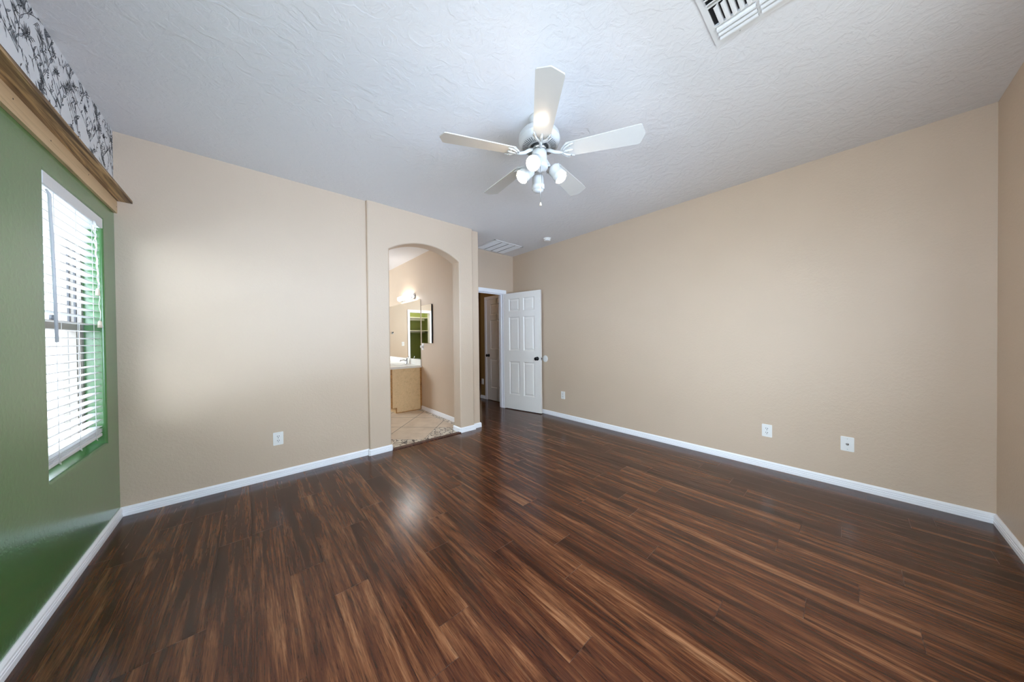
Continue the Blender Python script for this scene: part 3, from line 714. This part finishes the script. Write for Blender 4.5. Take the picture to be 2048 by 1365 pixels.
b = MB(); b.lathe([(.060, 2.548), (.060, 2.541), (.040, 2.541)], M_SLOT, FM, 40); b.lathe([(.052, 2.545), (.052, 2.522), (.045, 2.518), (.0, 2.518)], M_BRASS, FM, 40); b.build('flywheel', None, mot)
TH0, BR, BZ = 228.0, .662, 2.492
def blade():
    b = MB(); r0_, r1_, r2_ = .185, BR-.024, BR; w0, w1 = .054, .072
    out = [(r0_, -w0), (r1_-.01, -w1), (r1_, -w1+.004), (r2_, -.004), (r2_, .004), (r1_, w1-.004), (r1_-.01, w1), (r0_, w0), (r0_-.012, w0-.014), (r0_-.012, -w0+.014)]
    b.prism(out, 'z', -.003, .003, M_BLADE); return b
for k in range(5):
    mt = FM @ Matrix.Rotation(R(TH0-72*k), 4, 'Z') @ Matrix.Translation((0, 0, BZ)) @ Matrix.Rotation(R(-12), 4, 'X')
    bo = blade(); o = bo.build('blade', None); o.parent = fan; o.matrix_basis = Matrix.Translation((-FXC, -FYC, -ZC)) @ mt
    # cast blade iron: curved neck and three pronged scroll under the blade root
    ir = MB(); zb = -.010
    ir.tube([(.045, 0, .030), (.075, 0, .018), (.105, 0, -.002), (.140, 0, -.012), (.172, 0, zb)], [.011, .012, .012, .010, .009], M_FAN, 10)
    for sg in (-1, 0, 1):
        if sg: ir.tube([(.160, 0, zb), (.168, sg*.020, zb), (.184, sg*.034, zb), (.206, sg*.042, zb), (.232, sg*.050, zb-.001)], [.009, .008, .007, .006, .003], M_FAN, 8)
        else: ir.tube([(.160, 0, zb), (.190, 0, zb), (.212, 0, zb), (.226, 0, zb)], [.010, .009, .008, .003], M_FAN, 8)
        if sg: ir.tube([(.150, 0, zb), (.156, sg*.024, zb+.002), (.176, sg*.046, zb+.002), (.200, sg*.058, zb+.003)], [.008, .006, .005, .002], M_FAN, 8)
    for px_, py_ in ((.214, .040), (.214, -.040), (.200, 0)): ir.sphere((px_, py_, zb-.006), .006, M_BRASS, 8)
    io = ir.build('blade_iron', None); io.parent = fan; io.matrix_basis = Matrix.Translation((-FXC, -FYC, -ZC)) @ mt
# light kit
b = MB(); b.lathe([(.040, 2.520), (.050, 2.512), (.052, 2.470), (.050, 2.440), (.056, 2.432), (.058, 2.405), (.050, 2.392), (.020, 2.386), (.012, 2.378), (.0, 2.376)], M_FAN, FM, 40); kit = b.build('switch_housing', None, fan)
RV, FV, UV = Vector((.7503, -.6611, 0)), Vector((.6611, .7503, 0)), Vector((0, 0, 1))
CEN = Vector((FXC, FYC, 0))
def lamp(base, dirv, lit, ln=.088):
    base = Vector(base); d = Vector(dirv).normalized(); q = d.to_track_quat('Z', 'Y').to_matrix().to_4x4(); mt = Matrix.Translation(base) @ q
    b = MB()
    b.lathe([(.0, -.014), (.020, -.013), (.034, -.006), (.0415, .006), (.043, .020), (.043, .052), (.045, .054), (.045, .060), (.0465, ln), (.0440, ln), (.0425, .060), (.040, .02), (.0, .012)], M_FAN, mt, 36, cap=False)
    h = b.build('lamp_head', None, fan)
    root = Vector((FXC, FYC, 2.425)) + (Vector((base.x-FXC, base.y-FYC, 0)).normalized()*.05)
    b = MB(); b.tube([root, (root+base)/2 + Vector((0, 0, .012)), base - d*.004], .0085, M_FAN, 8); b.build('lamp_arm', None, h)
    b = MB()
    b.lathe([(.014, .012), (.016, .03), (.030, .055), (.0395, .075), (.0410, .086), (.036, ln+.012), (.022, ln+.021), (.0, ln+.024)], M_BULB if lit else M_UNLIT, mt, 28); b.build('bulb', None, h)
lamp(CEN + FV*-.066 + UV*2.416 - RV*.028, -FV*.70 - RV*.28 - UV*.60, True)
lamp(CEN - RV*.060 + FV*.012 + UV*2.402, -RV*.62 - FV*.18 - UV*.62, True)
lamp(CEN + RV*.096 + FV*.03 + UV*2.420, RV*.52 - FV*.05 - UV*.66, True)
lamp(CEN + FV*.105 + UV*2.405, FV*.22 - UV*.95 + RV*.02, False)
b = MB(); p0 = CEN - FV*.05 + UV*2.40; b.tube([p0, p0 - UV*.02 - FV*.004, CEN - FV*.055 + UV*2.146], .0016, M_BRASS, 6)
ch = b.build('pull_chain', None, fan)
b = MB(); b.lathe([(.003, .022), (.0045, .018), (.0085, .002), (.006, 0), (.0, 0)], M_TASSEL, Matrix.Translation(CEN - FV*.055 + UV*2.124), 14); pk = b.build('chain_knob', None, ch)
b = MB(); p1 = CEN + FV*.05 + RV*.02 + UV*2.40; b.tube([p1, p1-UV*.11], .0016, M_BRASS, 6); b.build('pull_chain', None, fan)

# ------------------------------------------------------------------ ceiling diffuser near the camera
DX, DY = 1.819, .449; DS = .362
dif = thing('air_diffuser', 'white four way air register in the ceiling at the top of the view', 'air vent', (DX-DS/2, DY-DS/2, ZC))
x0, x1, y0, y1 = DX-DS, DX, DY-DS, DY
b = MB(); zt = ZC-.008
for (a, c, e, f) in ((x0, x1, y1-.024, y1), (x0, x1, y0, y0+.024), (x0, x0+.026, y0+.024, y1-.024), (x1-.026, x1, y0+.024, y1-.024)): b.box((a, e, zt), (c, f, ZC-.0005), M_GRILLE)
xm, ym = (x0+x1)/2, (y0+y1)/2
b.box((x0+.02, ym-.006, zt-.001), (x1-.02, ym+.006, ZC-.0005), M_GRILLE)
b.box((xm+.056, y0+.02, zt-.002), (xm+.066, y1-.02, ZC-.0005), M_GRILLE); b.box((xm-.066, y0+.02, zt-.002), (xm-.056, y1-.02, ZC-.0005), M_GRILLE)
b.build('frame', None, dif)
b = MB(); b.box((x0+.02, y0+.02, ZC-.0012), (x1-.02, y1-.02, ZC-.0004), M_DUCT_SHADE); b.build('duct_opening', None, dif)
def louver(axis, pos, a, c, sgn):
    """curved blade: along 'y' or 'x', from a to c, curling towards sgn"""
    b = MB(); pr = []
    for i in range(6):
        t = i/5; pr.append((pos + sgn*(.001+.017*(t**1.8)), ZC-.001-.017*math.sin(t*math.pi/2)))
    th = [(p[0]-sgn*.0012, p[1]-.0012) for p in pr]
    poly = pr + th[::-1]
    if axis == 'y': b.prism(poly, 'y', a, c, M_GRILLE)
    else: b.prism(poly, 'x', a, c, M_GRILLE)
    b.build('louver', None, dif)
for (ya, yb_) in ((ym+.006, y1-.026), (y0+.026, ym-.006)):
    for i in range(3):
        louver('y', xm+.072+i*.0275, ya, yb_, 1); louver('y', xm-.072-i*.0275, ya, yb_, -1)
for i in range(5):
    louver('x', ym+.012+i*.0265, xm-.054, xm+.054, 1); louver('x', ym-.012-i*.0265, xm-.054, xm+.054, -1)
b = MB(); b.sphere((x1-.010, y1-.10, zt), .003, M_BRASS, 8); b.build('screw', None, dif)

# ------------------------------------------------------------------ return grille in the alcove ceiling
gx0, gx1, gy0, gy1 = 2.780, 3.372, 3.520, 4.030
rg = thing('return_air_grille', 'white return air grille in the ceiling above the bedroom doorway', 'air vent', ((gx0+gx1)/2, (gy0+gy1)/2, ZC))
b = MB()
for (a, c, e, f) in ((gx0, gx1, gy0, gy0+.028), (gx0, gx1, gy1-.028, gy1), (gx0, gx0+.028, gy0, gy1), (gx1-.028, gx1, gy0, gy1)): b.box((a, e, ZC-.009), (c, f, ZC-.0005), M_GRILLE, bevel=.002)
b.build('frame', None, rg)
b = MB(); b.box((gx0+.02, gy0+.02, ZC-.0012), (gx1-.02, gy1-.02, ZC-.0005), M_DUCT_SHADE); b.build('filter_opening', None, rg)
nb = 30; bays = 4; bw = (gx1-gx0-.056)/bays
for k in range(bays+1):
    xx = gx0+.028+bw*k
    if 0 < k < bays:
        b = MB(); b.box((xx-.007, gy0+.026, ZC-.0105), (xx+.000, gy1-.026, ZC-.001), M_GRILLE); b.box((xx, gy0+.028, ZC-.0112), (xx+.009, gy1-.028, ZC-.0085), M_DUCT_SHADE); b.build('divider_bar', None, rg)  # dark strip added beside each bar stands in for its shadow
first = None
for i in range(nb):
    yy = gy0+.034+(gy1-gy0-.068)*i/(nb-1)
    b = MB() if first is None else None
    if first is None:
        b.box((gx0+.026, -.0085, -.0006), (gx1-.026, .0085, .0006), M_GRILLE, Matrix.Rotation(R(-32), 4, 'X')); first = b.build('blade', None, rg); s = first
        s.matrix_parent_inverse = Matrix.Translation(rg.location).inverted()
    else:
        s = first.copy(); C.objects.link(s)
    s.location = (0, yy, ZC-.0058)
# smoke detector
sd = thing('smoke_detector', 'round white smoke detector on the ceiling near the open door', 'smoke detector', (3.372, 2.996, ZC))
SM = Matrix.Translation((3.372, 2.996, ZC))
b = MB(); b.lathe([(.055, 0), (.055, -.012), (.052, -.014)], M_PLATE, SM, 36); b.build('base', None, sd)
b = MB(); b.lathe([(.048, -.013), (.049, -.020), (.047, -.034), (.036, -.040), (.0, -.041)], M_PLATE, SM, 36); b.build('cap', None, sd)

# ------------------------------------------------------------------ bathroom furniture
VY0, VY1, VX = 5.036, 6.62, 1.754
van = thing('vanity_cabinet', 'light oak bathroom vanity cabinet seen through the arch', 'cabinet', ((VX+BX)/2, (VY0+VY1)/2, 0))
b = MB(); b.prism([(VX+.02, .095), (VX+.075, .095), (VX+.075, 0), (BX-.014, 0), (BX-.014, .745), (VX+.02, .745)], 'y', VY0, VY0+.016, M_OAK); sp_ = b.build('side_panel', None, van)
b = MB(); b.box((BX-.030, VY0-.006, 0), (BX-.002, VY0+.002, .745), M_OAKDK); b.box((VX+.075, VY0-.002, .001), (VX+.090, VY0+.001, .095), M_OAKDK); b.box((VX+.09, VY0-.004, 0), (BX-.03, VY0+.002, .012), M_OAKDK); e_ = b.build('edge_trim', None, van); e_['label'] = 'darker orange oak edge strip'
b = MB(); b.box((VX+.02, VY0+.016, .095), (BX-.002, VY1, .70), M_OAK); b.box((VX+.075, VY0+.016, 0), (VX+.085, VY1, .095), M_OAK); b.build('carcass', None, van)
b = MB(); b.box((VX, VY0, .095), (VX+.02, VY1, .745), M_OAKDK); b.build('face_frame', None, van)
for i in range(4):
    y0 = VY0+.05+i*.385
    b = MB(); b.box((VX-.018, y0, .13), (VX, y0+.35, .70), M_OAK, bevel=.004); b.box((VX-.021, y0+.06, .19), (VX-.016, y0+.29, .64), M_OAK, bevel=.002); dr = b.build('cabinet_door', None, van)
    b = MB(); b.sphere((VX-.03, y0+(.31 if i % 2 == 0 else .04), .62), .013, M_BRASS, 12); b.build('pull_knob', None, dr)
ct = thing('vanity_countertop', 'white marble look countertop on the oak vanity', 'countertop', ((VX+BX)/2, (VY0+VY1)/2, .745))
b = MB(); b.box((VX-.025, VY0-.012, .7455), (BX-.001, VY1, .783), M_COUNTER, bevel=.004); b.build('slab', None, ct)
b = MB(); b.box((BX-.022, VY0-.008, .7835), (BX-.001, VY1, .886), M_COUNTER, bevel=.003); tag(b.build('backsplash'), 'low white backsplash strip between the countertop and the mirror', 'backsplash')
b = MB(); b.lathe([(.20, 0), (.205, .004), (.19, .007), (.16, -.002), (.12, -.018), (.0, -.03)], M_COUNTER, Matrix.Translation((2.00, 5.52, .783)) @ Matrix.Diagonal((.85, 1.15, 1, 1)), 36, cap=False); b.build('basin_rim', None, ct)
fa = thing('faucet', 'chrome single lever faucet on the bathroom countertop', 'faucet', (2.215, 5.52, .783))
b = MB(); b.lathe([(.030, .7835), (.028, .79), (.022, .80), (.020, .85), (.016, .865), (.0, .868)], M_CHROME, Matrix.Translation((2.215, 5.52, 0)), 20); b.build('base', None, fa)
b = MB(); b.tube([(2.21, 5.52, .83), (2.165, 5.52, .862), (2.105, 5.52, .858), (2.085, 5.52, .84)], .012, M_CHROME, 10); b.build('spout', None, fa)
b = MB(); b.tube([(2.215, 5.52, .865), (2.215, 5.49, .895), (2.225, 5.44, .925)], [.011, .009, .007], M_CHROME, 8); b.build('lever', None, fa)
mi = MB(); mi.box((BX-.007, 5.040, .888), (BX-.001, 6.60, 1.955), M_MIRROR); mi = mi.build('wall_mirror'); tag(mi, 'large frameless mirror above the bathroom vanity', 'mirror')
mc = thing('medicine_cabinet', 'narrow mirrored medicine cabinet right of the large mirror', 'medicine cabinet', (BX, 4.77, 1.18))
b = MB(); b.box((BX-.018, 4.585, 1.182), (BX-.001, 4.955, 1.828), M_PLATE); b.build('case', None, mc)
b = MB(); b.box((BX-.024, 4.582, 1.179), (BX-.018, 4.958, 1.831), M_MIRROR); b.build('mirror_door', None, mc)
b = MB(); b.box((BX-.024, 4.577, 1.179), (BX-.001, 4.582, 1.831), M_BLACK); b.build('edge_strip', None, mc)
vl = thing('vanity_light', 'chrome bar light with glowing globes above the bathroom mirror', 'wall light', (BX, 5.55, 2.03))
b = MB(); b.box((BX-.024, 5.30, 1.995), (BX-.001, 5.92, 2.065), M_CHROME, bevel=.006); b.lathe([(.058, 0), (.056, .012), (.03, .02), (.0, .022)], M_CHROME, Matrix.Translation((BX-.001, 5.30, 2.040)) @ Matrix.Rotation(R(-90), 4, 'Y'), 28); b.build('backplate', None, vl)
for y in (5.40, 5.53, 5.66, 5.79):
    b = MB(); b.lathe([(.022, .022), (.022, .05)], M_CHROME, Matrix.Translation((BX, y, 2.03)) @ Matrix.Rotation(R(-90), 4, 'Y'), 16); so = b.build('socket', None, vl)
    b = MB(); b.sphere((BX-.085, y, 2.03), .044, M_VANBULB, 20); b.build('globe_bulb', None, so)
o = outlet('bath_outlet', 'white outlet with a plug beside the bathroom mirror', (BX, 4.965, 1.115), R(-90), 'rocker')
b = MB(); b.box((-.018, -.045, -.02), (.018, -.0085, .022), M_PLATE, bevel=.004); child(b, 'plug_in_freshener', o)
outlet('light_switch', 'white wall switch beside the closet door, seen in the mirror', (1.29, BEND, 1.12), 0, 'switch')
hk = thing('robe_hook', 'small dark robe hook on the wall, seen in the mirror', 'hook', (1.58, BEND, 1.43))
b = MB(); b.box((1.555, BEND-.008, 1.40), (1.605, BEND, 1.46), M_BRASS, bevel=.003); b.build('plate', None, hk)
b = MB(); b.tube([(1.58, BEND-.008, 1.44), (1.58, BEND-.05, 1.43), (1.58, BEND-.06, 1.46)], .007, M_BLACK, 8); b.build('prong', None, hk)
# closet door casing and shelves (seen in the mirror)
b = MB()
for (a, c, z0, z1) in ((CX0-.07, CX0-.004, 0, 2.04), (CX1+.004, CX1+.07, 0, 2.04), (CX0-.07, CX1+.07, 2.04, 2.105)): b.box((a, BEND-.014, z0), (c, BEND, z1), M_WHITE, bevel=.003)
for (a, c) in ((CX0-.02, CX0), (CX1, CX1+.02)): b.box((a, BEND, 0), (c, BEND+.12, 2.05), M_WHITE)
b.box((CX0-.02, BEND, 2.03), (CX1+.02, BEND+.12, 2.05), M_WHITE); struct(b.build('trim_4'))
for z, lb in ((1.95, 'upper white closet shelf seen in the mirror'), (1.52, 'lower white closet shelf seen in the mirror')):
    cs = thing('closet_shelf', lb, 'shelf', (.78, 9.52, z), 'closet shelves')
    b = MB(); b.box((.001, 9.34, z), (1.549, 9.699, z+.02), M_WHITE); b.build('board', None, cs)
    b = MB(); b.box((.001, 9.68, z-.07), (1.549, 9.699, z), M_WHITE); b.build('cleat', None, cs)
    if z < 1.7:
        b = MB(); b.tube([(.001, 9.40, z-.06), (1.549, 9.40, z-.06)], .016, M_BRASS, 10); b.build('hanging_rod', None, cs)

# a hall outlet: small dark plate low on the hall wall
outlet('hall_outlet', 'small outlet low on the tan hall wall', (XR, 5.06, .35), R(-90), 'rocker')
